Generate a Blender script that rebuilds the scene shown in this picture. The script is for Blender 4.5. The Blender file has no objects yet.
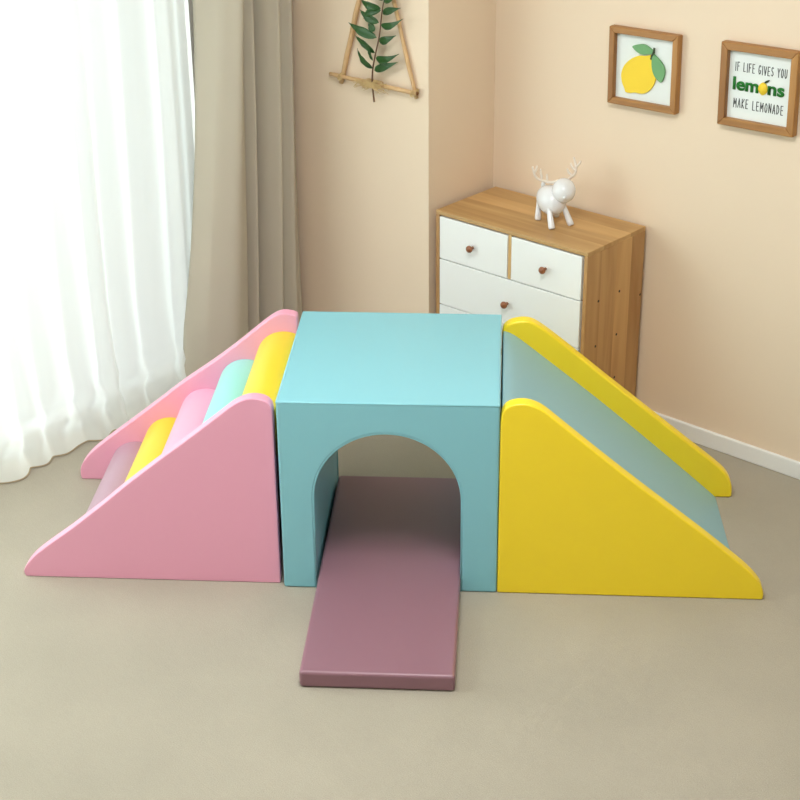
import bpy, bmesh, math, random
from mathutils import Vector, Matrix
random.seed(4)
S = bpy.context.scene
COL = S.collection
PI = math.pi

# ------------------------------------------------------------------ room frame
# play set frame: x along the set, y into the room, z up.  The room itself is turned:
# u runs along the picture wall, v runs into it, the origin is the back corner of the chest.
TH = -0.66361
RO = Vector((0.5764, 1.5065, 0.0))
RM = Matrix.Translation(RO) @ Matrix.Rotation(TH, 4, 'Z')

# ------------------------------------------------------------------ materials
def lin(c):
    return tuple(((x/255.0)/12.92 if x <= 10 else (((x/255.0)+0.055)/1.055)**2.4) for x in c) + (1.0,)

def base_mat(name, rough=0.5, spec=0.5):
    m = bpy.data.materials.new(name); m.use_nodes = True
    nt = m.node_tree; b = nt.nodes['Principled BSDF']
    b.inputs['Roughness'].default_value = rough
    b.inputs['Specular IOR Level'].default_value = spec
    return m, nt, b

def noise_mat(name, c, rough=0.5, spec=0.5, scale=6.0, amt=0.04, bump=0.0, bscale=120.0, detail=3.0, bdist=0.002):
    """plain colour with faint mottling and a fine bump"""
    m, nt, b = base_mat(name, rough, spec)
    tc = nt.nodes.new('ShaderNodeTexCoord')
    n = nt.nodes.new('ShaderNodeTexNoise'); n.inputs['Scale'].default_value = scale; n.inputs['Detail'].default_value = detail
    nt.links.new(tc.outputs['Object'], n.inputs['Vector'])
    mx = nt.nodes.new('ShaderNodeMix'); mx.data_type = 'RGBA'
    L = lin(c)
    mx.inputs[6].default_value = tuple(x*(1-amt) for x in L[:3]) + (1,)
    mx.inputs[7].default_value = tuple(min(1, x*(1+amt)) for x in L[:3]) + (1,)
    nt.links.new(n.outputs['Fac'], mx.inputs[0])
    nt.links.new(mx.outputs[2], b.inputs['Base Color'])
    if bump > 0:
        n2 = nt.nodes.new('ShaderNodeTexNoise'); n2.inputs['Scale'].default_value = bscale; n2.inputs['Detail'].default_value = 2
        nt.links.new(tc.outputs['Object'], n2.inputs['Vector'])
        bp = nt.nodes.new('ShaderNodeBump'); bp.inputs['Strength'].default_value = bump; bp.inputs['Distance'].default_value = bdist
        nt.links.new(n2.outputs['Fac'], bp.inputs['Height']); nt.links.new(bp.outputs['Normal'], b.inputs['Normal'])
    return m

def leather(name, c, rough=0.38):
    return noise_mat(name, c, rough, 0.65, 3.0, 0.02, 0.10, 420.0, bdist=0.0006)

def wood_mat(name, c1, c2, axis, plank=0.0, plank_axis=1, rough=0.45, contrast=1.0):
    """long grain along one axis, optional glued strips across another"""
    m, nt, b = base_mat(name, rough, 0.4)
    N, Lk = nt.nodes, nt.links
    tc = N.new('ShaderNodeTexCoord')
    mp = N.new('ShaderNodeMapping')
    sc = [14.0, 14.0, 14.0]; sc[axis] = 1.3
    mp.inputs['Scale'].default_value = sc
    Lk.new(tc.outputs['Object'], mp.inputs['Vector'])
    n = N.new('ShaderNodeTexNoise'); n.inputs['Scale'].default_value = 1.0; n.inputs['Detail'].default_value = 6; n.inputs['Distortion'].default_value = 0.9
    vec = mp.outputs['Vector']
    if plank:
        sx = N.new('ShaderNodeSeparateXYZ'); Lk.new(tc.outputs['Object'], sx.inputs[0])
        dv = N.new('ShaderNodeMath'); dv.operation = 'DIVIDE'; dv.inputs[1].default_value = plank
        Lk.new(sx.outputs[plank_axis], dv.inputs[0])
        fl = N.new('ShaderNodeMath'); fl.operation = 'FLOOR'; Lk.new(dv.outputs[0], fl.inputs[0])
        wn = N.new('ShaderNodeTexWhiteNoise'); wn.noise_dimensions = '1D'; Lk.new(fl.outputs[0], wn.inputs['W'])
        ad = N.new('ShaderNodeVectorMath'); ad.operation = 'MULTIPLY_ADD'
        ad.inputs[1].default_value = (7, 7, 7)
        Lk.new(wn.outputs['Color'], ad.inputs[0]); Lk.new(vec, ad.inputs[2])
        vec = ad.outputs[0]
    Lk.new(vec, n.inputs['Vector'])
    cr = N.new('ShaderNodeValToRGB')
    cr.color_ramp.elements[0].position = 0.5 - 0.22*contrast; cr.color_ramp.elements[0].color = lin(c2)
    cr.color_ramp.elements[1].position = 0.5 + 0.16; cr.color_ramp.elements[1].color = lin(c1)
    Lk.new(n.outputs['Fac'], cr.inputs[0])
    out = cr.outputs[0]
    if plank:
        mx = N.new('ShaderNodeMix'); mx.data_type = 'RGBA'; mx.blend_type = 'MULTIPLY'; mx.inputs[0].default_value = 1.0
        mr = N.new('ShaderNodeMapRange'); mr.inputs['To Min'].default_value = 0.80; mr.inputs['To Max'].default_value = 1.06
        Lk.new(wn.outputs['Value'], mr.inputs[0])
        Lk.new(out, mx.inputs[6]); Lk.new(mr.outputs[0], mx.inputs[7]); out = mx.outputs[2]
    Lk.new(out, b.inputs['Base Color'])
    return m

WALLC = (232, 212, 188)
M = {}
M['wall'] = noise_mat('peach_wall_paint', WALLC, 0.75, 0.2, 1.2, 0.02, 0.06, 260.0)
M['ceiling'] = noise_mat('white_ceiling_paint', (238, 234, 226), 0.9, 0.1, 2.0, 0.01)
M['rear_wall'] = noise_mat('off_white_wall_paint', (226, 224, 220), 0.75, 0.2, 1.2, 0.02, 0.06, 260.0)
M['white_trim'] = noise_mat('white_trim_paint', (236, 236, 234), 0.4, 0.4, 4.0, 0.01)
M['teal'] = leather('teal_vinyl', (133, 196, 208))
M['teal_slide'] = leather('grey_teal_vinyl', (138, 185, 196))
M['teal_roller'] = leather('mint_vinyl', (150, 216, 212))
M['pink'] = leather('pink_vinyl', (236, 165, 190))
M['pink_roller'] = leather('light_pink_vinyl', (232, 168, 194))
M['yellow'] = leather('yellow_vinyl', (251, 220, 36))
M['yellow_roller'] = leather('bright_yellow_vinyl', (236, 203, 44))
M['mauve'] = leather('mauve_vinyl', (143, 102, 114), 0.40)
M['mauve_roller'] = leather('pale_mauve_vinyl', (176, 140, 156), 0.40)
M['oak_top'] = wood_mat('oak_top', (212, 172, 116), (184, 140, 84), 0, 0.075, 1)
M['oak_side'] = wood_mat('oak_side', (212, 168, 112), (182, 134, 82), 2, 0.085, 1)
M['oak_edge'] = wood_mat('oak_edge', (214, 180, 124), (192, 150, 96), 2)
M['frame_wood'] = wood_mat('frame_wood', (182, 132, 72), (128, 80, 40), 0, contrast=1.2)
M['frame_wood_upright'] = wood_mat('frame_wood_upright', (182, 132, 72), (128, 80, 40), 2, contrast=1.2)
M['drawer'] = noise_mat('white_drawer_lacquer', (240, 242, 240), 0.38, 0.4, 3.0, 0.01)
M['gap'] = noise_mat('dark_gap', (70, 62, 52), 0.8)
M['knob'] = noise_mat('copper_wood_knob', (144, 88, 54), 0.32, 0.5, 30, 0.1)
M['ceramic'] = noise_mat('white_ceramic', (228, 228, 230), 0.16, 0.5, 3.0, 0.005)
M['antler'] = noise_mat('pale_antler', (222, 208, 194), 0.35, 0.5, 30, 0.06)
M['paper'] = noise_mat('white_print_board', (228, 233, 230), 0.6, 0.3, 5.0, 0.01)
M['lemon'] = noise_mat('lemon_yellow_paint', (242, 208, 58), 0.55, 0.3, 9, 0.05)
M['leafpaint'] = noise_mat('sage_green_paint', (112, 164, 112), 0.55, 0.3, 9, 0.05)
M['stempaint'] = noise_mat('dark_stem_paint', (62, 74, 52), 0.6, 0.3)
M['greenletters'] = noise_mat('green_letter_paint', (34, 120, 44), 0.5, 0.3)
M['blackletters'] = noise_mat('grey_letter_paint', (70, 72, 72), 0.6, 0.3)
M['leaf'] = noise_mat('dark_green_leaf', (36, 80, 30), 0.38, 0.5, 18, 0.25)
M['stem'] = noise_mat('brown_stem', (104, 74, 52), 0.6, 0.3, 40, 0.15)
M['stick'] = noise_mat('pale_driftwood', (208, 172, 128), 0.7, 0.2, 26, 0.14, 0.3, 90)
M['stick_end'] = noise_mat('cut_wood_end', (136, 96, 62), 0.8, 0.2, 30, 0.1)
M['raffia'] = noise_mat('straw_raffia', (206, 178, 128), 0.8, 0.2, 60, 0.2)
M['drape'] = noise_mat('taupe_drape_cloth', (193, 184, 167), 0.9, 0.1, 5.0, 0.03, 0.25, 700.0)
M['metal'] = noise_mat('white_metal', (225, 225, 222), 0.35, 0.5)
M['hemthread'] = noise_mat('hem_thread', (176, 160, 132), 0.9, 0.1)

def floor_mat():
    m, nt, b = base_mat('beige_carpet', 0.85, 0.15)
    N, Lk = nt.nodes, nt.links
    tc = N.new('ShaderNodeTexCoord')
    n1 = N.new('ShaderNodeTexNoise'); n1.inputs['Scale'].default_value = 3.0; n1.inputs['Detail'].default_value = 5
    mp = N.new('ShaderNodeMapping'); mp.inputs['Scale'].default_value = (20, 55, 20); mp.inputs['Rotation'].default_value = (0, 0, 0.5)
    n2 = N.new('ShaderNodeTexNoise'); n2.inputs['Scale'].default_value = 1.6; n2.inputs['Detail'].default_value = 8; n2.inputs['Roughness'].default_value = 0.7
    n3 = N.new('ShaderNodeTexNoise'); n3.inputs['Scale'].default_value = 330.0; n3.inputs['Detail'].default_value = 2
    Lk.new(tc.outputs['Object'], n1.inputs['Vector']); Lk.new(tc.outputs['Object'], mp.inputs['Vector'])
    Lk.new(mp.outputs['Vector'], n2.inputs['Vector']); Lk.new(tc.outputs['Object'], n3.inputs['Vector'])
    c1 = N.new('ShaderNodeValToRGB')
    c1.color_ramp.elements[0].position = 0.28; c1.color_ramp.elements[0].color = lin((162, 155, 140))
    c1.color_ramp.elements[1].position = 0.66; c1.color_ramp.elements[1].color = lin((172, 164, 148))
    mxf = N.new('ShaderNodeMix'); mxf.data_type = 'FLOAT'; mxf.inputs[0].default_value = 0.35
    Lk.new(n1.outputs['Fac'], mxf.inputs[2]); Lk.new(n2.outputs['Fac'], mxf.inputs[3])
    Lk.new(mxf.outputs[0], c1.inputs[0])
    mx = N.new('ShaderNodeMix'); mx.data_type = 'RGBA'; mx.blend_type = 'MULTIPLY'; mx.inputs[0].default_value = 1.0
    mr = N.new('ShaderNodeMapRange'); mr.inputs['From Min'].default_value = 0.3; mr.inputs['From Max'].default_value = 0.7
    mr.inputs['To Min'].default_value = 0.90; mr.inputs['To Max'].default_value = 1.08
    Lk.new(n3.outputs['Fac'], mr.inputs[0]); Lk.new(c1.outputs[0], mx.inputs[6]); Lk.new(mr.outputs[0], mx.inputs[7])
    Lk.new(mx.outputs[2], b.inputs['Base Color'])
    bp = N.new('ShaderNodeBump'); bp.inputs['Strength'].default_value = 0.35; bp.inputs['Distance'].default_value = 0.003
    Lk.new(n3.outputs['Fac'], bp.inputs['Height']); Lk.new(bp.outputs['Normal'], b.inputs['Normal'])
    return m
M['floor'] = floor_mat()

def sheer_mat():
    m = bpy.data.materials.new('white_sheer_voile'); m.use_nodes = True
    nt = m.node_tree; N, Lk = nt.nodes, nt.links
    N.remove(N['Principled BSDF']); out = N['Material Output']
    tr = N.new('ShaderNodeBsdfTransparent'); tl = N.new('ShaderNodeBsdfTranslucent'); df = N.new('ShaderNodeBsdfDiffuse')
    tl.inputs['Color'].default_value = (0.83, 0.865, 0.82, 1); df.inputs['Color'].default_value = (0.93, 0.94, 0.91, 1)
    a = N.new('ShaderNodeMixShader'); a.inputs[0].default_value = 0.48
    Lk.new(tl.outputs[0], a.inputs[1]); Lk.new(df.outputs[0], a.inputs[2])
    b = N.new('ShaderNodeMixShader'); b.inputs[0].default_value = 0.85
    Lk.new(tr.outputs[0], b.inputs[1]); Lk.new(a.outputs[0], b.inputs[2])
    Lk.new(b.outputs[0], out.inputs['Surface'])
    return m
M['sheer'] = sheer_mat()

def glass_mat():
    m = bpy.data.materials.new('window_glass'); m.use_nodes = True
    nt = m.node_tree; N, Lk = nt.nodes, nt.links
    N.remove(N['Principled BSDF']); out = N['Material Output']
    tr = N.new('ShaderNodeBsdfTransparent'); gl = N.new('ShaderNodeBsdfGlossy'); gl.inputs['Roughness'].default_value = 0.02
    tr.inputs['Color'].default_value = (0.97, 0.99, 0.98, 1)
    a = N.new('ShaderNodeMixShader'); a.inputs[0].default_value = 0.06
    Lk.new(tr.outputs[0], a.inputs[1]); Lk.new(gl.outputs[0], a.inputs[2]); Lk.new(a.outputs[0], out.inputs['Surface'])
    return m
M['glass'] = glass_mat()

# ------------------------------------------------------------------ object helpers
def link(name, bm, mat, parent=None, smooth=True, offset=None, matrix=None):
    """one mesh object out of a bmesh; offset moves the mesh so that its origin is that point"""
    bmesh.ops.recalc_face_normals(bm, faces=bm.faces)
    if offset is not None:
        bmesh.ops.translate(bm, vec=-Vector(offset), verts=bm.verts)
    me = bpy.data.meshes.new(name); bm.to_mesh(me); bm.free()
    if smooth:
        for p in me.polygons: p.use_smooth = True
    for mm in (mat if isinstance(mat, (list, tuple)) else [mat]): me.materials.append(mm)
    o = bpy.data.objects.new(name, me); COL.objects.link(o)
    if parent is not None:
        o.parent = parent
        if offset is not None and matrix is not None: o.matrix_local = matrix
    elif matrix is not None:
        o.matrix_world = matrix
    return o

def bevel(o, w, seg=3, ang=35):
    b = o.modifiers.new('edge', 'BEVEL'); b.width = w; b.segments = seg; b.limit_method = 'ANGLE'; b.angle_limit = math.radians(ang)
    b.harden_normals = False
    n = o.modifiers.new('wn', 'WEIGHTED_NORMAL'); n.keep_sharp = True
    return o

def thing(name, label, cat, base, room=False, group=None):
    o = bpy.data.objects.new(name, None); COL.objects.link(o)
    o.empty_display_size = 0.1
    o.matrix_world = (RM if room else Matrix.Identity(4)) @ Matrix.Translation(Vector(base))
    return tag(o, label, cat, group)

def tag(o, label, cat, group=None):
    o['label'] = label; o['category'] = cat; o['kind'] = 'thing'
    if group: o['group'] = group
    return o

def struct(o):
    o['kind'] = 'structure'; return o

def box(bm, x0, x1, y0, y1, z0, z1):
    vs = [bm.verts.new(p) for p in ((x0,y0,z0),(x1,y0,z0),(x1,y1,z0),(x0,y1,z0),(x0,y0,z1),(x1,y0,z1),(x1,y1,z1),(x0,y1,z1))]
    for f in ((0,3,2,1),(4,5,6,7),(0,1,5,4),(1,2,6,5),(2,3,7,6),(3,0,4,7)): bm.faces.new([vs[i] for i in f])
    return bm

def boxes(*bs):
    bm = bmesh.new()
    for b in bs: box(bm, *b)
    return bm

def extrude_y(pts, y0, y1, bm=None):
    """profile in x, z carried from y0 to y1"""
    bm = bm or bmesh.new()
    A = [bm.verts.new((x, y0, z)) for x, z in pts]; B = [bm.verts.new((x, y1, z)) for x, z in pts]
    n = len(pts)
    bm.faces.new(A); bm.faces.new(B[::-1])
    for i in range(n):
        j = (i+1) % n
        bm.faces.new((A[i], B[i], B[j], A[j]))
    return bm

def catmull(pts, k=4):
    out = []
    n = len(pts)
    for i in range(n-1):
        p0 = pts[max(i-1, 0)]; p1 = pts[i]; p2 = pts[i+1]; p3 = pts[min(i+2, n-1)]
        for s in range(k):
            t = s/k
            out.append(tuple(0.5*(2*p1[d] + (p2[d]-p0[d])*t + (2*p0[d]-5*p1[d]+4*p2[d]-p3[d])*t*t + (3*p1[d]-p0[d]-3*p2[d]+p3[d])*t**3) for d in range(len(p1))))
    out.append(tuple(pts[-1]))
    return out

def tube(bm, pts, radii, n=10, cap=True):
    pts = [Vector(p) for p in pts]
    if not isinstance(radii, (list, tuple)): radii = [radii]*len(pts)
    rings = []
    ref = None
    for i, p in enumerate(pts):
        t = (pts[min(i+1, len(pts)-1)] - pts[max(i-1, 0)]).normalized()
        if ref is None:
            ref = t.orthogonal().normalized()
        ref = (ref - t*ref.dot(t)).normalized()
        s = t.cross(ref)
        rings.append([bm.verts.new(p + (ref*math.cos(2*PI*k/n) + s*math.sin(2*PI*k/n))*radii[i]) for k in range(n)])
    for a, b in zip(rings, rings[1:]):
        for k in range(n): bm.faces.new((a[k], a[(k+1) % n], b[(k+1) % n], b[k]))
    if cap:
        bm.faces.new(rings[0][::-1]); bm.faces.new(rings[-1])
    return bm

def ellipsoid(bm, c, r, rot=None, seg=28, rings=18):
    mat = Matrix.Translation(Vector(c)) @ (rot.to_4x4() if rot else Matrix.Identity(4)) @ Matrix.Diagonal((r[0], r[1], r[2], 1))
    bmesh.ops.create_uvsphere(bm, u_segments=seg, v_segments=rings, radius=1.0, matrix=mat)
    return bm

def lathe(bm, prof, origin, axis, n=20):
    """profile of (radius, height) around an axis"""
    axis = Vector(axis).normalized(); e = axis.orthogonal().normalized(); f = axis.cross(e); o = Vector(origin)
    rings = []
    for r, h in prof:
        if r < 1e-6: rings.append([bm.verts.new(o+axis*h)])
        else: rings.append([bm.verts.new(o + axis*h + (e*math.cos(2*PI*k/n)+f*math.sin(2*PI*k/n))*r) for k in range(n)])
    for a, b in zip(rings, rings[1:]):
        for k in range(n):
            j = (k+1) % n
            if len(a) == 1: bm.faces.new((a[0], b[j], b[k]))
            elif len(b) == 1: bm.faces.new((a[k], a[j], b[0]))
            else: bm.faces.new((a[k], a[j], b[j], b[k]))
    if len(rings[0]) > 1: bm.faces.new(rings[0][::-1])
    if len(rings[-1]) > 1: bm.faces.new(rings[-1])
    return bm

# ================================================================== THE SETTING
U0, U1, V0, V1, H = -0.80, 4.70, -5.60, 0.014, 2.85     # room limits in u, v
PIER_V, RET_U = -0.334, -0.012
WV0, WV1, WZ0, WZ1 = -4.50, -0.66, 0.01, 2.45            # window opening

def setting(name, bm, mat, smooth=False):
    return struct(link(name, bm, mat, None, smooth, matrix=RM))

setting('floor', boxes((U0-.15, U1+.15, V0-.15, V1+.15, -0.10, 0.0)), M['floor'])
setting('ceiling', boxes((U0-.15, U1+.15, V0-.15, V1+.15, H, H+.1)), M['ceiling'])
setting('wall_right', boxes((RET_U, U1+.15, V1, V1+.15, 0, H)), M['wall'])
setting('wall_pier', boxes((U0-.15, RET_U, PIER_V, V1+.15, 0, H)), M['wall'])
setting('wall_far_side', boxes((U1, U1+.15, V0, V1, 0, H)), M['rear_wall'])
setting('wall_rear', boxes((U0-.15, U1+.15, V0-.15, V0, 0, H)), M['rear_wall'])
setting('wall_left', boxes((U0-.15, U0, V0, WV0, 0, H), (U0-.15, U0, WV1, PIER_V, 0, H),
                           (U0-.15, U0, WV0, WV1, 0, WZ0), (U0-.15, U0, WV0, WV1, WZ1, H)), M['rear_wall'])
fr = []
for v0, v1 in ((WV0, WV0+.06), (WV1-.06, WV1), ((WV0+WV1)/2-.04, (WV0+WV1)/2+.04)):
    fr.append((U0-.10, U0-.04, v0, v1, WZ0, WZ1))
fr += [(U0-.10, U0-.04, WV0+.06, WV1-.06, WZ0, WZ0+.03), (U0-.10, U0-.04, WV0+.06, WV1-.06, WZ1-.06, WZ1)]
win = setting('window_1', boxes(*fr), M['white_trim'])
pane = link('window_pane', boxes((U0-.075, U0-.069, WV0+.05, WV1-.05, WZ0+.02, WZ1-.05)), M['glass'], win, False)
def baseboard(name, *bs):
    o = setting(name, boxes(*bs), M['white_trim']); bevel(o, 0.004, 2); return o
baseboard('baseboard_right', (RET_U, U1, V1-.014, V1, 0, 0.060))
baseboard('baseboard_pier', (U0+.012, RET_U+.002, PIER_V-.012, PIER_V, 0, 0.060))
baseboard('baseboard_left', (U0, U0+.012, V0, PIER_V, 0, 0.060))

# ================================================================== THE PLAY SET
# ---- tunnel block
tb = thing('tunnel_block', 'teal vinyl foam block with an arched crawl-through tunnel, between ramp and slide', 'play block', (0.3065, 0.317, 0))
off = Vector((0.3065, 0.317, 0))
W, D, HB = 0.6155, 0.634, 0.600
xc, rr, zs = 0.304, 0.2095, 0.298
arch = [(xc-rr, 0.0), (xc-rr, zs)] + [(xc - rr*math.cos(PI*k/32), zs + rr*math.sin(PI*k/32)) for k in range(1, 32)] + [(xc+rr, zs), (xc+rr, 0.0)]
prof = [(0.0, 0.0)] + arch + [(W, 0.0), (W, HB), (0.0, HB)]
bm = extrude_y(prof, 0.0, D)
body = link('cover', bm, M['teal'], tb, True, off)
bevel(body, 0.007, 3, 40)
pp = bmesh.new()
pp.free()
for y in (0.0045, D-0.0045):
    pp = bmesh.new(); tube(pp, [(x, y, z) for x, z in arch], 0.0034, 8)
    link('tunnel_piping', pp, M['teal'], tb, True, off)
ep = bmesh.new()
q = 0.003
tube(ep, [(q, q, HB-q), (W-q, q, HB-q), (W-q, D-q, HB-q), (q, D-q, HB-q), (q, q, HB-q)], 0.0040, 8)
link('top_piping', ep, M['teal'], tb, True, off)

# ---- floor mat through the tunnel
fm_bm = boxes((0.102, 0.5115, -0.480, 0.592, 0.0, 0.050))
fm = link('floor_mat', fm_bm, M['mauve'], None, True, (0.309, 0.04, 0), Matrix.Translation((0.309, 0.04, 0)))
fm.matrix_world = Matrix.Translation((0.309, 0.04, 0))
bevel(fm, 0.010, 4)
tag(fm, 'long thin mauve vinyl mat lying on the floor through the tunnel', 'play mat')

# ---- climbing ramp
cr = thing('climbing_ramp', 'pink-sided foam climbing ramp with five coloured rounded steps, at the curtain end', 'climbing ramp', (-0.39, 0.33, 0))
off = Vector((-0.39, 0.33, 0))
near = catmull([(-0.768, 0.0), (-0.772, 0.016), (-0.764, 0.036), (-0.742, 0.064), (-0.714, 0.090), (-0.675, 0.121), (-0.622, 0.162), (-0.569, 0.206), (-0.512, 0.254), (-0.448, 0.311),
                (-0.341, 0.400), (-0.283, 0.446), (-0.214, 0.502), (-0.158, 0.548), (-0.127, 0.574), (-0.100, 0.590), (-0.075, 0.598), (-0.050, 0.597), (-0.030, 0.590), (-0.016, 0.574), (-0.013, 0.550)], 3)
near += [(-0.013, 0.0)]
far = catmull([(-0.750, 0.0), (-0.753, 0.016), (-0.750, 0.042), (-0.736, 0.069), (-0.703, 0.106), (-0.639, 0.160), (-0.570, 0.215), (-0.467, 0.298), (-0.398, 0.355), (-0.322, 0.411), (-0.246, 0.469),
               (-0.183, 0.522), (-0.131, 0.567), (-0.097, 0.593), (-0.069, 0.606), (-0.042, 0.605), (-0.022, 0.597), (-0.015, 0.580)], 3)
far += [(-0.015, 0.0)]
far = [(min(x + 0.005, -0.015), z*0.988) for x, z in far]
for pr, y0, y1, lb in ((near, 0.020, 0.060, None), (far, 0.612, 0.652, None)):
    o = link('side_panel', extrude_y(pr, y0, y1), M['pink'], cr, True, off); bevel(o, 0.008, 3, 50)
R = 0.088
rollers = [(-0.552, 0.056, 'mauve_roller', 'mauve rounded step'), (-0.434, 0.146, 'yellow_roller', 'lower yellow rounded step'), (-0.311, 0.251, 'pink_roller', 'light pink rounded step'),
           (-0.181, 0.356, 'teal_roller', 'mint rounded step'), (-0.057, 0.453, 'yellow_roller', 'topmost yellow rounded step')]
for x, z, mt, lb in rollers:
    pts = []
    for k in range(64):
        a = 2*PI*k/64
        px, pz = x + R*math.cos(a), z + R*math.sin(a)
        p = (min(px, -0.017), max(pz, 0.001))
        if not pts or (Vector(p)-Vector(pts[-1])).length > 1e-4: pts.append(p)
    if (Vector(pts[0])-Vector(pts[-1])).length < 1e-4: pts.pop()
    o = link('rounded_step', extrude_y(pts, 0.058, 0.6135), M[mt], cr, True, off)
    o['label'] = lb
    bevel(o, 0.003, 2, 50)

# ---- slide
sl = thing('slide', 'yellow-sided foam slide with a grey-teal sliding bed, at the picture-wall end', 'slide', (1.0, 0.31, 0))
off = Vector((1.0, 0.31, 0))
ynear = catmull([(0.617, 0.545), (0.619, 0.570), (0.623, 0.583), (0.633, 0.596), (0.652, 0.605), (0.681, 0.608), (0.710, 0.601), (0.739, 0.584), (0.785, 0.545), (0.893, 0.453), (1.008, 0.358), (1.123, 0.266),
                 (1.194, 0.209), (1.270, 0.145), (1.315, 0.106), (1.346, 0.074), (1.365, 0.048), (1.374, 0.022), (1.374, 0.0)], 3)
yfar = catmull([(0.617, 0.550), (0.620, 0.577), (0.632, 0.592), (0.652, 0.602), (0.684, 0.607), (0.712, 0.601), (0.749, 0.577), (0.801, 0.535), (0.857, 0.488), (0.953, 0.407), (1.088, 0.295), (1.206, 0.197),
                (1.299, 0.120), (1.338, 0.080), (1.354, 0.040), (1.356, 0.0)], 3)
yfar = [(x, z*0.988) for x, z in yfar]
for pr, y0, y1 in ((ynear, 0.0, 0.042), (yfar, 0.588, 0.630)):
    o = link('side_panel', extrude_y([(0.617, 0.0)] + pr, y0, y1), M['yellow'], sl, True, off); bevel(o, 0.008, 3, 50)
bed = [(0.619, 0.0), (0.619, 0.555)] + catmull([(0.622, 0.565), (0.640, 0.560), (0.672, 0.540), (0.766, 0.465), (0.861, 0.388), (0.956, 0.309), (1.125, 0.163), (1.290, 0.016), (1.300, 0.002)], 3) + [(1.300, 0.0)]
bm = extrude_y(bed, 0.041, 0.589)
for v in bm.verts:
    if v.co.x > 1.28 and v.co.y < 0.3: v.co.x += 0.014          # the front lip runs out a little further on the near side
o = link('slide_bed', bm, M['teal_slide'], sl, True, off); bevel(o, 0.003, 2, 50)
o['label'] = 'grey-teal sliding bed'

# ================================================================== CHEST OF DRAWERS
CW, CD, CH = 0.631, 0.324, 0.721
cd = thing('chest_of_drawers', 'oak chest of drawers with white fronts and copper-brown knobs, in the corner', 'chest of drawers', (CW/2+.012, -CD/2, 0), True)
off = Vector((CW/2, -CD/2, 0))
T = 0.015
def cpart(name, b, m, bev=0.002, parent=None, lb=None):
    o = link(name, boxes(b), M[m], parent or cd, False, off if parent is None else off)
    if bev: bevel(o, bev, 2)
    if lb: o['label'] = lb
    return o
cpart('top_panel', (0.0, CW, -CD, -0.002, CH-T, CH), 'oak_top')
for x in (0.0, CW-T):
    sp = cpart('side_panel', (x, x+T, -CD, -0.002, 0.0, CH-T), 'oak_side')
    if x > 0:
        for hv, hz in ((-0.255, 0.535), (-0.137, 0.533), (-0.141, 0.380), (-0.260, 0.377), (-0.255, 0.222), (-0.139, 0.222), (-0.012, 0.482)):
            h = bmesh.new(); lathe(h, [(0.0045, 0.0), (0.0045, 0.0015), (0.002, 0.0018), (0.0, 0.0008)], Vector((CW-0.0008, hv, hz)), (1, 0, 0), 12)
            link('screw_cap', h, M['gap'], sp, True, off)
cpart('back_panel', (T, CW-T, -0.012, -0.004, 0.03, CH-T), 'oak_edge', 0)
cpart('bottom_panel', (T, CW-T, -CD+.01, -0.012, 0.035, 0.050), 'oak_edge', 0)
cpart('plinth', (T, CW-T, -CD+.02, -CD+.035, 0.0, 0.035), 'oak_edge', 0)
cpart('divider', (0.3115, 0.3235, -CD+.001, -0.02, 0.551, CH-T), 'oak_edge', 0.001)
cpart('rail', (T, CW-T, -CD+.012, -0.02, 0.544, 0.550), 'gap', 0)
def drawer(u0, u1, z0, z1, knobs):
    d = cpart('drawer', (u0, u1, -CD-.001, -CD+.016, z0, z1), 'drawer', 0.0015)
    bxs = [(u0+.012, u0+.022, -CD+.016, -0.03, z0+.012, z1-.03), (u1-.022, u1-.012, -CD+.016, -0.03, z0+.012, z1-.03),
           (u0+.022, u1-.022, -0.04, -0.03, z0+.012, z1-.03), (u0+.022, u1-.022, -CD+.016, -0.04, z0+.012, z0+.018)]
    link('drawer_box', boxes(*bxs), M['oak_edge'], d, False, off)
    for ku, kz in knobs:
        k = bmesh.new()
        lathe(k, [(0.0055, 0.0), (0.005, 0.008), (0.0075, 0.011), (0.0115, 0.015), (0.0125, 0.019), (0.011, 0.0235), (0.006, 0.0262), (0.0, 0.027)], (ku, -CD-.001, kz), (0, -1, 0), 20)
        kk = link('knob', k, M['knob'], d, True, off)
        kk['label'] = 'copper-brown round knob'
drawer(0.0175, 0.3095, 0.552, 0.7015, [(0.163, 0.624)])
drawer(0.3255, 0.6085, 0.552, 0.7015, [(0.467, 0.626)])
drawer(0.0175, 0.6085, 0.384, 0.5480, [(0.314, 0.463)])
drawer(0.0175, 0.6085, 0.216, 0.3805, [(0.314, 0.292)])
drawer(0.0175, 0.6085, 0.051, 0.2125, [(0.314, 0.128)])

# ================================================================== DEER ORNAMENT
DZ = 0.7215
dr = thing('deer_ornament', 'glossy white deer ornament with round head and pale antlers, standing on the chest', 'ornament', (0.385, -0.165, DZ), True)
off = Vector((0.385, -0.165, DZ))
fwd = Vector((0.90, -0.42, 0)).normalized(); side = Vector((0.42, 0.90, 0)).normalized()
rot = Matrix((fwd, side, Vector((0, 0, 1)))).transposed()
rot = rot @ Matrix.Rotation(math.radians(12), 3, 'Y')
bm = bmesh.new()
bc = Vector((0.376, -0.168, 0.797))
ellipsoid(bm, bc, (0.061, 0.046, 0.047), rot)
for v in bm.verts:                                         # fuller chest, slimmer rump
    t = (v.co - bc).dot(fwd)
    c = bc + fwd*t
    d = v.co - c; v.co = c + d*(1.0 + 1.2*t)
tube(bm, [(0.398, -0.174, 0.806), (0.413, -0.169, 0.820), (0.424, -0.165, 0.834)], [0.030, 0.026, 0.023], 16)
link('body', bm, M['ceramic'], dr, True, off)
bm = bmesh.new()
hd = Matrix((Vector((0.62, -0.72, -0.30)).normalized(), Vector((0.72, 0.62, 0.0)).normalized(), Vector((0.2, -0.2, 0.95)).normalized())).transposed()
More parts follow.
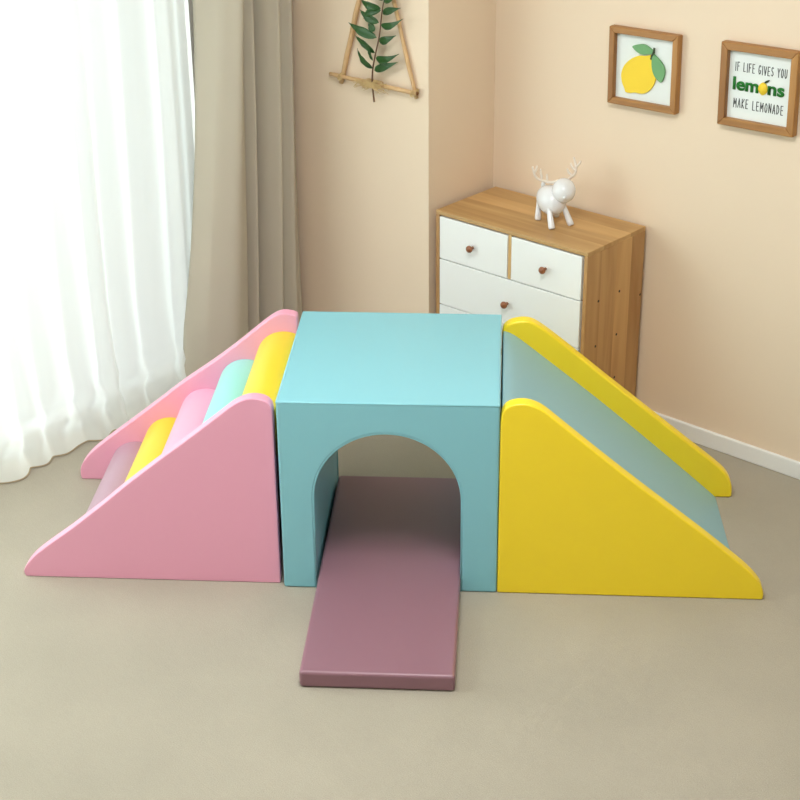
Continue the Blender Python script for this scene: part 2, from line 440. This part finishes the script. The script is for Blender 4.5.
hc = Vector((0.425, -0.166, 0.838))
ellipsoid(bm, hc, (0.042, 0.039, 0.0395), hd)
hdo = link('head', bm, M['ceramic'], dr, True, off)
bm = bmesh.new(); ellipsoid(bm, hc + Vector((0.0265, -0.0305, -0.010)), (0.006, 0.006, 0.005), None, 12, 8); link('nose', bm, M['ceramic'], hdo, True, off)
for k, (fu, fv) in enumerate(((0.428, -0.228), (0.454, -0.157), (0.337, -0.184), (0.365, -0.116))):
    bm = bmesh.new()
    top = Vector((0.376, -0.168, 0.788)) + fwd*(0.034 if k < 2 else -0.032) + side*(-0.026 if k in (0, 2) else 0.026)
    foot = Vector((fu, fv, DZ+.001))
    tube(bm, [top.lerp(foot, t) for t in (0, .25, .5, .75, .92, 1.0)], [0.0085, 0.0088, 0.0096, 0.0106, 0.0110, 0.0092], 14)
    link('leg', bm, M['ceramic'], dr, True, off)
bm = bmesh.new(); ellipsoid(bm, (0.327, -0.146, 0.831), (0.008, 0.008, 0.012)); link('tail', bm, M['ceramic'], dr, True, off)
AL = [[(0.405, -0.172, 0.868), (0.384, -0.177, 0.860), (0.354, -0.190, 0.863), (0.335, -0.201, 0.876), (0.320, -0.199, 0.906)],
      [(0.429, -0.154, 0.870), (0.424, -0.136, 0.870), (0.431, -0.114, 0.886), (0.423, -0.102, 0.910), (0.411, -0.097, 0.932)]]
PR = [[[(0.354, -0.190, 0.863), (0.348, -0.188, 0.884), (0.341, -0.182, 0.898)], [(0.370, -0.183, 0.861), (0.367, -0.180, 0.874), (0.362, -0.176, 0.883)], [(0.330, -0.201, 0.887), (0.334, -0.195, 0.901), (0.332, -0.192, 0.910)]],
      [[(0.427, -0.124, 0.878), (0.414, -0.126, 0.887), (0.407, -0.126, 0.900)], [(0.429, -0.110, 0.893), (0.416, -0.111, 0.903), (0.408, -0.109, 0.915)], [(0.426, -0.105, 0.902), (0.434, -0.096, 0.914), (0.435, -0.092, 0.924)]]]
for a, ps in zip(AL, PR):
    bm = bmesh.new()
    c = catmull(a, 4); tube(bm, c, [0.0056 - 0.0022*i/len(c) for i in range(len(c))], 10)
    for p in ps: tube(bm, catmull(p, 3), [0.0042]*4 + [0.0036]*2 + [0.0026], 8)
    link('antler', bm, M['antler'], dr, True, off)

# ================================================================== PICTURES ON THE WALL
# ---- hand-drawn stroke letters, unit cell 0..1 wide, 0..1 high
STROKES = {
 'I': [[(.5,0),(.5,1)]], 'F': [[(.15,0),(.15,1),(.85,1)], [(.15,.55),(.7,.55)]], 'L': [[(.15,1),(.15,0),(.85,0)]],
 'E': [[(.85,1),(.15,1),(.15,0),(.85,0)], [(.15,.52),(.72,.52)]],
 'G': [[(.85,.85),(.6,1),(.3,.95),(.12,.6),(.15,.25),(.4,0),(.75,.08),(.85,.4),(.55,.4)]],
 'V': [[(.08,1),(.5,0),(.92,1)]], 'S': [[(.85,.88),(.55,1),(.22,.85),(.25,.6),(.7,.42),(.82,.2),(.5,0),(.12,.12)]],
 'Y': [[(.08,1),(.5,.5),(.92,1)], [(.5,.5),(.5,0)]], 'O': [[(.5,1),(.18,.8),(.12,.4),(.3,.05),(.6,0),(.86,.3),(.85,.75),(.5,1)]],
 'U': [[(.12,1),(.14,.25),(.4,0),(.7,.08),(.86,.35),(.88,1)]],
 'M': [[(.08,0),(.12,1),(.5,.35),(.88,1),(.92,0)]], 'A': [[(.06,0),(.5,1),(.94,0)], [(.25,.38),(.75,.38)]],
 'K': [[(.15,0),(.15,1)], [(.88,1),(.15,.45),(.88,0)]], 'N': [[(.12,0),(.12,1),(.86,0),(.86,1)]],
 'D': [[(.15,0),(.15,1),(.55,.92),(.85,.6),(.82,.3),(.5,.04),(.15,0)]],
}
def flat_stroke(bm, pts, w, y0, y1):
    for (x0, z0), (x1, z1) in zip(pts, pts[1:]):
        d = Vector((x1-x0, z1-z0)); L = d.length
        if L < 1e-6: continue
        d /= L; n = Vector((-d.y, d.x))*w/2; e = d*w*0.4
        q = [(x0-e.x+n.x, z0-e.y+n.y), (x0-e.x-n.x, z0-e.y-n.y), (x1+e.x-n.x, z1+e.y-n.y), (x1+e.x+n.x, z1+e.y+n.y)]
        extrude_y(q, y0, y1, bm)
def lettering(text, x0, x1, z0, h, w, y0, y1):
    bm = bmesh.new(); adv = {'I': .55, ' ': .75, 'M': 1.15}
    tot = sum(adv.get(c, 1.0) for c in text); k = (x1-x0)/tot; x = x0
    rnd = random.Random(len(text))
    for c in text:
        a = adv.get(c, 1.0)*k
        if c != ' ':
            dz = rnd.uniform(-.04, .04)*h; sx = a*0.70
            for st in STROKES[c]: flat_stroke(bm, [(x + a*0.15 + p*sx, z0 + dz + q*h) for p, q in st], w, y0, y1)
        x += a
    return bm
def bold_text(text, x0, x1, z0, h, y0, y1):
    """heavy lower-case word fitted between x0 and x1, x-height h"""
    cu = bpy.data.curves.new('word', 'FONT'); cu.body = text; cu.size = 1.0; cu.offset = 0.026; cu.extrude = 0.0; cu.resolution_u = 6
    ob = bpy.data.objects.new('word', cu); COL.objects.link(ob)
    bpy.context.view_layer.update()
    me = bpy.data.meshes.new_from_object(ob.evaluated_get(bpy.context.evaluated_depsgraph_get()))
    bpy.data.objects.remove(ob); bpy.data.curves.remove(cu)
    xs = [v.co.x for v in me.vertices]; a, b = min(xs), max(xs)
    bm = bmesh.new(); bm.from_mesh(me); bpy.data.meshes.remove(me)
    for v in bm.verts:
        v.co = Vector((x0 + (v.co.x-a)/(b-a)*(x1-x0), y0, z0 + v.co.y*h/0.52))
    r = bmesh.ops.extrude_face_region(bm, geom=bm.faces[:])
    bmesh.ops.translate(bm, vec=(0, y1-y0, 0), verts=[e for e in r['geom'] if isinstance(e, bmesh.types.BMVert)])
    return bm
def leaf_poly(pts): return pts
def picture(name, label, u, z, w, h, roll, fw):
    t = thing(name, label, 'picture', (u, V1, z), True)
    t.matrix_world = RM @ Matrix.Translation((u, V1-.001, z)) @ Matrix.Rotation(-roll, 4, 'Y')
    # local: x right, y into the wall, z up, origin at the middle of the back
    d = 0.028
    W2, H2 = w/2, h/2; w2, h2 = W2-fw, H2-fw
    for nm, mt, a in (('frame_rail', 'frame_wood', [(-W2, H2), (W2, H2), (w2, h2), (-w2, h2)]), ('frame_rail', 'frame_wood', [(-W2, -H2), (-w2, -h2), (w2, -h2), (W2, -H2)]),
                      ('frame_stile', 'frame_wood_upright', [(-W2, -H2), (-W2, H2), (-w2, h2), (-w2, -h2)]), ('frame_stile', 'frame_wood_upright', [(W2, -H2), (w2, -h2), (w2, h2), (W2, H2)])):
        o = link(nm, extrude_y(a, -d, -0.001), M[mt], t, False); bevel(o, 0.0025, 2)      # mitred at the corners
    link('print_board', boxes((-w2, w2, -0.010, -0.004, -h2, h2)), M['paper'], t, False)
    return t, w2, h2
P1, w2, h2 = picture('framed_picture', 'small wood-framed picture of one yellow lemon with two green leaves', 0.600, 1.2345, 0.257, 0.248, math.radians(1.3), 0.0205)
def norm1(X, Y, w2=w2, h2=h2):
    x = (X-125)/460.0; y = (Y - (115+50*x))/532.0
    return (-w2 + 2*w2*x, h2 - 2*h2*y)
def closed(pts, k=4):
    p = pts + pts[:3]
    c = catmull([pts[-1]] + p, k)
    return c[k:k+len(pts)*k]
lem = [norm1(*p) for p in ((408,288),(360,296),(310,297),(250,325),(197,380),(174,450),(181,520),(203,572),(214,602),(250,608),(290,602),(340,608),(385,594),(428,545),(452,470),(436,410),(420,340))]
o = link('painted_lemon', extrude_y(closed(lem), -0.0165, -0.0101), M['lemon'], P1, True); bevel(o, 0.001, 2)
lf1 = [norm1(*p) for p in ((258,226),(290,208),(350,203),(400,232),(432,266),(400,278),(350,286),(305,272))]
lf2 = [norm1(*p) for p in ((420,284),(450,298),(495,345),(520,400),(518,450),(500,500),(475,492),(440,450),(418,380))]
for l in (lf1, lf2):
    o = link('painted_leaf', extrude_y(closed(l), -0.0185, -0.0101), M['leafpaint'], P1, True); bevel(o, 0.001, 2)
bm = bmesh.new(); flat_stroke(bm, [norm1(434, 232), norm1(430, 262), norm1(416, 296), norm1(412, 315)], 0.006, -0.0195, -0.0166)
link('painted_stem', bm, M['stempaint'], P1, False)

P2, w2, h2 = picture('framed_picture', 'small wood-framed sign with hand lettering and the green word lemons', 1.0105, 1.2450, 0.260, 0.255, math.radians(1.5), 0.0235)
fx = lambda t: -w2 + 2*w2*t
fz = lambda t: h2 - 2*h2*t
o = link('lettering', lettering('IF LIFE GIVES YOU', fx(.085), fx(.925), fz(.300), 2*h2*.125, 0.0021, -0.0112, -0.0101), M['blackletters'], P2, False)
o = link('lettering', lettering('MAKE LEMONADE', fx(.085), fx(.905), fz(.835), 2*h2*.130, 0.0021, -0.0112, -0.0101), M['blackletters'], P2, False)
o = link('word', bold_text('lem', fx(.075), fx(.485), fz(.570), 2*h2*.135, -0.0101, -0.0135), M['greenletters'], P2, False)
o = link('word', bold_text('ns', fx(.635), fx(.895), fz(.570), 2*h2*.135, -0.0101, -0.0135), M['greenletters'], P2, False)
cx_, cz_ = fx(.560), fz(.500)
lp = [(cx_ + 0.0145*math.cos(a)*(1+.06*math.cos(2*a)), cz_ + 0.0180*math.sin(a)*(1+.08*math.sin(a)**8)) for a in [2*PI*k/28 for k in range(28)]]
link('painted_lemon', extrude_y(lp, -0.0145, -0.0101), M['lemon'], P2, True)
lp = closed([(fx(.575), fz(.405)), (fx(.605), fz(.375)), (fx(.650), fz(.362)), (fx(.635), fz(.392)), (fx(.600), fz(.412))], 4)
link('painted_leaf', extrude_y(lp, -0.0140, -0.0101), M['stempaint'], P2, True)

# ================================================================== WALL HANGING
hv = PIER_V - 0.016
wh = thing('wall_hanging', 'driftwood triangle wall hanging with a green leafy sprig, on the wall beside the drape', 'wall hanging', (-0.235, PIER_V, 1.10), True)
off = Vector((-0.235, PIER_V, 1.10))
def stick(p0, p1, r, v=hv):
    bm = bmesh.new(); rnd = random.Random(int(p0[0]*1000))
    n = 12; pts = []; rad = []
    for i in range(n+1):
        t = i/n
        pts.append((p0[0]+(p1[0]-p0[0])*t + rnd.uniform(-.0012, .0012), v + rnd.uniform(-.0008, .0008), p0[1]+(p1[1]-p0[1])*t + rnd.uniform(-.0012, .0012)))
        rad.append(r*(1+rnd.uniform(-.09, .09)))
    tube(bm, pts, rad, 10)
    for f in bm.faces:
        if len(f.verts) == 10: f.material_index = 1
    return link('stick', bm, [M['stick'], M['stick_end']], wh, True, off)
stick((-0.440, 1.117), (-0.046, 1.117), 0.0072, hv-.003)
stick((-0.397, 1.090), (-0.213, 1.690), 0.0085, hv+.005)
stick((-0.056, 1.096), (-0.240, 1.690), 0.0068, hv+.005)
for c in ((-0.391, 1.117), (-0.061, 1.117), (-0.2255, 1.650)):
    bm = bmesh.new()
    for k in range(4):
        a = k*0.8
        ring = [(c[0]+0.0125*math.cos(t)+.001*k, hv + 0.014*math.sin(t), c[1] + 0.011*math.sin(t+a)) for t in [2*PI*j/20 for j in range(21)]]
        tube(bm, ring, 0.0014, 6, False)
    link('binding', bm, M['raffia'], wh, True, off)
bm = bmesh.new(); tube(bm, [(-0.2255, hv, 1.660), (-0.2255, hv+.006, 1.70), (-0.2255, PIER_V-.004, 1.745)], 0.0012, 6)
link('hanging_string', bm, M['raffia'], wh, True, off)
bm = bmesh.new(); rnd = random.Random(9)
for k in range(34):
    a = rnd.uniform(-1, 1); ph = rnd.uniform(0, 6.28)
    ring = [(-0.235 + a*0.030 + 0.004*math.sin(t*2+ph), hv-.004 + 0.0150*math.cos(t), 1.116 + 0.0125*math.sin(t) + .002*math.sin(ph)) for t in [2*PI*j/16 for j in range(17)]]
    tube(bm, ring, 0.0011, 5, False)
for k in range(46):
    s = rnd.choice((-1, 1)); l = rnd.uniform(.03, .085); z0 = 1.116 + rnd.uniform(-.008, .008)
    tube(bm, catmull([(-0.235, hv-.019, z0), (-0.235+s*l*.5, hv-.020+rnd.uniform(-.004, .003), z0+rnd.uniform(-.008, .010)), (-0.235+s*l, hv-.016+rnd.uniform(-.006, .003), z0+rnd.uniform(-.022, .016))], 4), 0.0010, 5)
link('raffia_bow', bm, M['raffia'], wh, True, off)
# sprig, its stem and each leaf
bm = bmesh.new()
stem = catmull([(-0.228, hv-.0135, 1.058), (-0.235, hv-.0135, 1.118), (-0.231, hv-.015, 1.168), (-0.215, hv-.017, 1.225), (-0.196, hv-.018, 1.287), (-0.187, hv-.018, 1.342), (-0.179, hv-.018, 1.385), (-0.172, hv-.016, 1.423), (-0.180, hv-.014, 1.50), (-0.196, hv-.012, 1.57)], 4)
tube(bm, stem, [0.0030 - 0.0016*i/len(stem) for i in range(len(stem))], 8)
spr = link('leafy_sprig', bm, M['stem'], wh, True, off)
LV = [((-0.226,1.174),(-0.292,1.232),.020), ((-0.215,1.228),(-0.300,1.274),.019), ((-0.207,1.280),(-0.332,1.312),.019), ((-0.215,1.300),(-0.244,1.322),.015), ((-0.196,1.331),(-0.279,1.363),.020),
      ((-0.187,1.379),(-0.271,1.398),.020), ((-0.226,1.200),(-0.247,1.254),.014), ((-0.220,1.169),(-0.110,1.215),.018), ((-0.212,1.212),(-0.106,1.242),.017), ((-0.196,1.269),(-0.120,1.300),.018),
      ((-0.187,1.324),(-0.086,1.360),.016), ((-0.178,1.362),(-0.098,1.392),.016), ((-0.187,1.374),(-0.262,1.334),.017), ((-0.175,1.404),(-0.109,1.431),.016), ((-0.176,1.406),(-0.216,1.440),.017),
      ((-0.174,1.440),(-0.262,1.480),.018), ((-0.172,1.445),(-0.096,1.484),.017), ((-0.178,1.490),(-0.255,1.535),.017), ((-0.180,1.500),(-0.112,1.545),.016), ((-0.190,1.545),(-0.245,1.590),.015), ((-0.190,1.550),(-0.140,1.600),.015), ((-0.196,1.568),(-0.204,1.630),.014)]
def leaf(p0, p1, w, i):
    bm = bmesh.new(); rnd = random.Random(i*7+1)
    a = Vector((p0[0], p0[1])); b = Vector((p1[0], p1[1])); d = b-a; L = d.length; d /= L; n = Vector((-d.y, d.x))
    tilt = rnd.uniform(-.45, .45); bow = rnd.uniform(.05, .16); sag = rnd.uniform(-.10, .05)*L
    rows = []
    N = 12
    for k in range(N+1):
        t = k/N
        ww = 0.74 * w * (math.sin(PI*min(1, t**0.72))**0.85) * (1.0 if t < .5 else 1-(t-.5)*.8) if 0 < t < 1 else 0.0006
        c = a + d*(L*t) + n*(sag*math.sin(PI*t))
        y = hv - .019 - bow*L*math.sin(PI*t*.9) 
        row = []
        for s in (-1, -.5, 0, .5, 1):
            q = c + n*(ww*s)
            row.append((q.x, y - tilt*ww*s + abs(s)*ww*-.30 + .001*math.sin(t*20+s), q.y))
        rows.append(row)
    V = [[bm.verts.new(p) for p in r] for r in rows]
    for r0, r1 in zip(V, V[1:]):
        for k in range(4): bm.faces.new((r0[k], r0[k+1], r1[k+1], r1[k]))
    o = link('leaf', bm, M['leaf'], spr, True, off)
    s = o.modifiers.new('thick', 'SOLIDIFY'); s.thickness = 0.0008
for i, (a, b, w) in enumerate(LV): leaf(a, b, w, i)

# ================================================================== CURTAINS
rl = thing('curtain_rail', 'white curtain rail fixed to the ceiling above the window', 'curtain rail', (U0+.12, -2.2, H), True)
off = Vector((U0+.12, -2.2, H))
for uu in (-0.70, -0.645):
    o = link('track', boxes((uu-.010, uu+.010, V0+.9, PIER_V-.01, H-.024, H-.0005)), M['metal'], rl, False, off); bevel(o, .003, 2)

def cloth(name, mat, disp, v_of, z0, z1, ns, nz, thick):
    bm = bmesh.new(); G = []
    for j in range(nz+1):
        tz = (j/nz)**1.6; z = z0 + (z1-z0)*tz
        row = []
        for i in range(ns+1):
            s = i/ns
            v = v_of(s, z); u, dv, dz = disp(s, v, z)
            row.append(bm.verts.new((u, v+dv, z+dz)))
        G.append(row)
    for a, b in zip(G, G[1:]):
        for i in range(ns): bm.faces.new((a[i], a[i+1], b[i+1], b[i]))
    o = link(name, bm, mat, None, True, matrix=RM)
    if thick:
        m = o.modifiers.new('thick', 'SOLIDIFY'); m.thickness = thick
    return o

rs = random.Random(21)
folds = []
x = -0.55
while x > -4.6:
    w = rs.uniform(.075, .17); folds.append((x-w/2, w, rs.uniform(.6, 1.25))); x -= w
def sheer_disp(s, v, z):
    vv = v + 0.020*math.sin(z*1.7 + v*5) * max(0, 1-z/2.2)
    f = 0.0
    for c, w, a in folds:
        t = (vv-c)/w
        if abs(t) < .5: f = a*(math.cos(PI*t)**1.3); break
    ramp = max(0.0, min(1.0, (-v - 0.74)/0.20))          # hangs straight where the drape gathers it
    low = max(0.0, 1 - z/0.45)*ramp
    f *= 0.35 + 0.65*ramp
    amp = 0.042 + 0.016*low
    u = -0.735 + amp*f + 0.006*math.sin(v*41+z*3)*low
    u += low*low*(0.028 + 0.013*math.sin(v*19.0) + 0.010*math.sin(v*47+1)) 
    crump = max(0.0, 1 - abs(z-0.13)/0.13)*ramp
    u += crump*(0.010*math.sin(v*30+z*55) + 0.008*math.sin(v*71 - z*40))
    dz = 0.0
    if z < .05: u += (0.05-z)*0.35*ramp
    return u, 0.006*math.sin(z*9+v*13)*low, dz
sheer = cloth('sheer_curtain', M['sheer'], sheer_disp, lambda s, z: -0.74 - 3.8*s, 0.003, H-.024, 620, 46, 0)
tag(sheer, 'long white sheer curtain glowing in front of the window, its hem on the floor', 'curtain')
bm = bmesh.new()
pts = []
for i in range(621):
    v = -0.74 - 3.8*i/620
    u, dv, dz = sheer_disp(0, v, 0.003); pts.append((u+.001, v+dv, 0.0038))
tube(bm, pts, 0.0026, 6)
hem = link('hem', bm, M['hemthread'], sheer, True)
hem['label'] = 'darker stitched hem edge'

PL = [(-0.344, 0.0), (-0.446, .0), (-0.533, 0), (-0.594, 0), (-0.782, 0), (-0.86, 0)]
AMP = [0.075, 0.112, 0.070, 0.125, 0.030]
def drape_v(s, z):
    k = max(0.0, min(1.0, (1.45-z)/1.2))
    g = 1.0 + 0.20*k
    off, lim = s*0.438*g, 0.25*g
    if off > lim: off = lim + (off-lim)*(0.66 + 0.34*k)      # the leading pleat opens out towards the floor
    return -0.344 - off
def drape_disp(s, v, z):
    vs = -0.344 - s*0.438 + 0.006*math.sin(z*2.3+s*6)
    u = -0.662; f = 0
    for (a, _), (b, _), A in zip(PL, PL[1:], AMP):
        if b <= vs <= a:
            t = (a-vs)/(a-b); f = A*max(0.0, math.sin(PI*t))**0.5
            f += 0.006*math.sin(2*PI*t*2+z*1.5)*math.sin(PI*t)
            dd = min(a-vs, vs-b) if a < -0.35 else vs-b
            f -= 0.030*math.exp(-(dd/0.010)**2); break
    low = max(0, 1-z/.5)
    if s < .05: f -= 0.07*(1-s/.05)**2
    if s > .96: f -= 0.03*((s-.96)/.04)**2
    return u + f + .003*low*math.sin(v*30), 0.0, 0.0
drape = cloth('drape', M['drape'], drape_disp, drape_v, 0.004, H-.024, 260, 40, 0.0025)
tag(drape, 'heavy taupe drape gathered in folds in the corner beside the sheer curtain', 'curtain')

# ================================================================== LIGHTS
wd = bpy.data.worlds.new('daylight'); S.world = wd; wd.use_nodes = True
bg = wd.node_tree.nodes['Background']; bg.inputs[0].default_value = (0.93, 0.97, 1.0, 1); bg.inputs[1].default_value = 1.05

def area(name, loc, target, sx, sy, power, color):
    l = bpy.data.lights.new(name, 'AREA'); l.shape = 'RECTANGLE'; l.size = sx; l.size_y = sy; l.energy = power; l.color = color
    o = bpy.data.objects.new(name, l); COL.objects.link(o)
    p = RM @ Vector(loc); t = RM @ Vector(target)
    o.location = p; o.rotation_euler = (t-p).to_track_quat('-Z', 'Z').to_euler()
    return o
area('window_daylight', (U0-.40, -3.08, 1.25), (U0+1, -2.98, 1.10), 2.5, 2.4, 142, (0.90, 0.96, 1.0))
# added ceiling fill, out of view, brightens the room from overhead
cl = thing('added_ceiling_fill', 'round white disc added on the ceiling for fill light, out of view', 'added fill light', (1.35, -2.00, H), True)
off = Vector((1.35, -2.00, H))
bm = bmesh.new(); lathe(bm, [(0.30, 0.0), (0.30, 0.05), (0.28, 0.06)], (1.35, -2.00, H-.0005), (0, 0, -1), 40); link('added_fill_base', bm, M['metal'], cl, True, off)
area('ceiling_fill_light', (1.35, -2.00, H-.09), (1.35, -2.00, 0), 0.9, 0.9, 46, (0.97, 0.98, 1.0))

# ================================================================== CAMERA
r = Vector((0.99794739, 0.06344163, -0.00872752)); up = Vector((-0.02017622, 0.440824, 0.89736677)); f = Vector((-0.06077771, 0.89534874, -0.44119917))
cam = bpy.data.cameras.new('camera'); co = bpy.data.objects.new('camera', cam); COL.objects.link(co)
mw = Matrix((r, up, -f)).transposed().to_4x4(); mw.translation = Vector((0.6087260, -3.9221287, 2.5458459))
co.matrix_world = mw
cam.sensor_width = 36; cam.lens = 36*1608.797/800; cam.clip_start = 0.05; cam.clip_end = 60
S.camera = co

S.view_settings.view_transform = 'Standard'; S.view_settings.look = 'None'
S.view_settings.exposure = 0.22; S.view_settings.gamma = 1.0; S.view_settings.use_curve_mapping = False
S.cycles.use_denoising = True
S.cycles.max_bounces = 10; S.cycles.diffuse_bounces = 6; S.cycles.transparent_max_bounces = 16
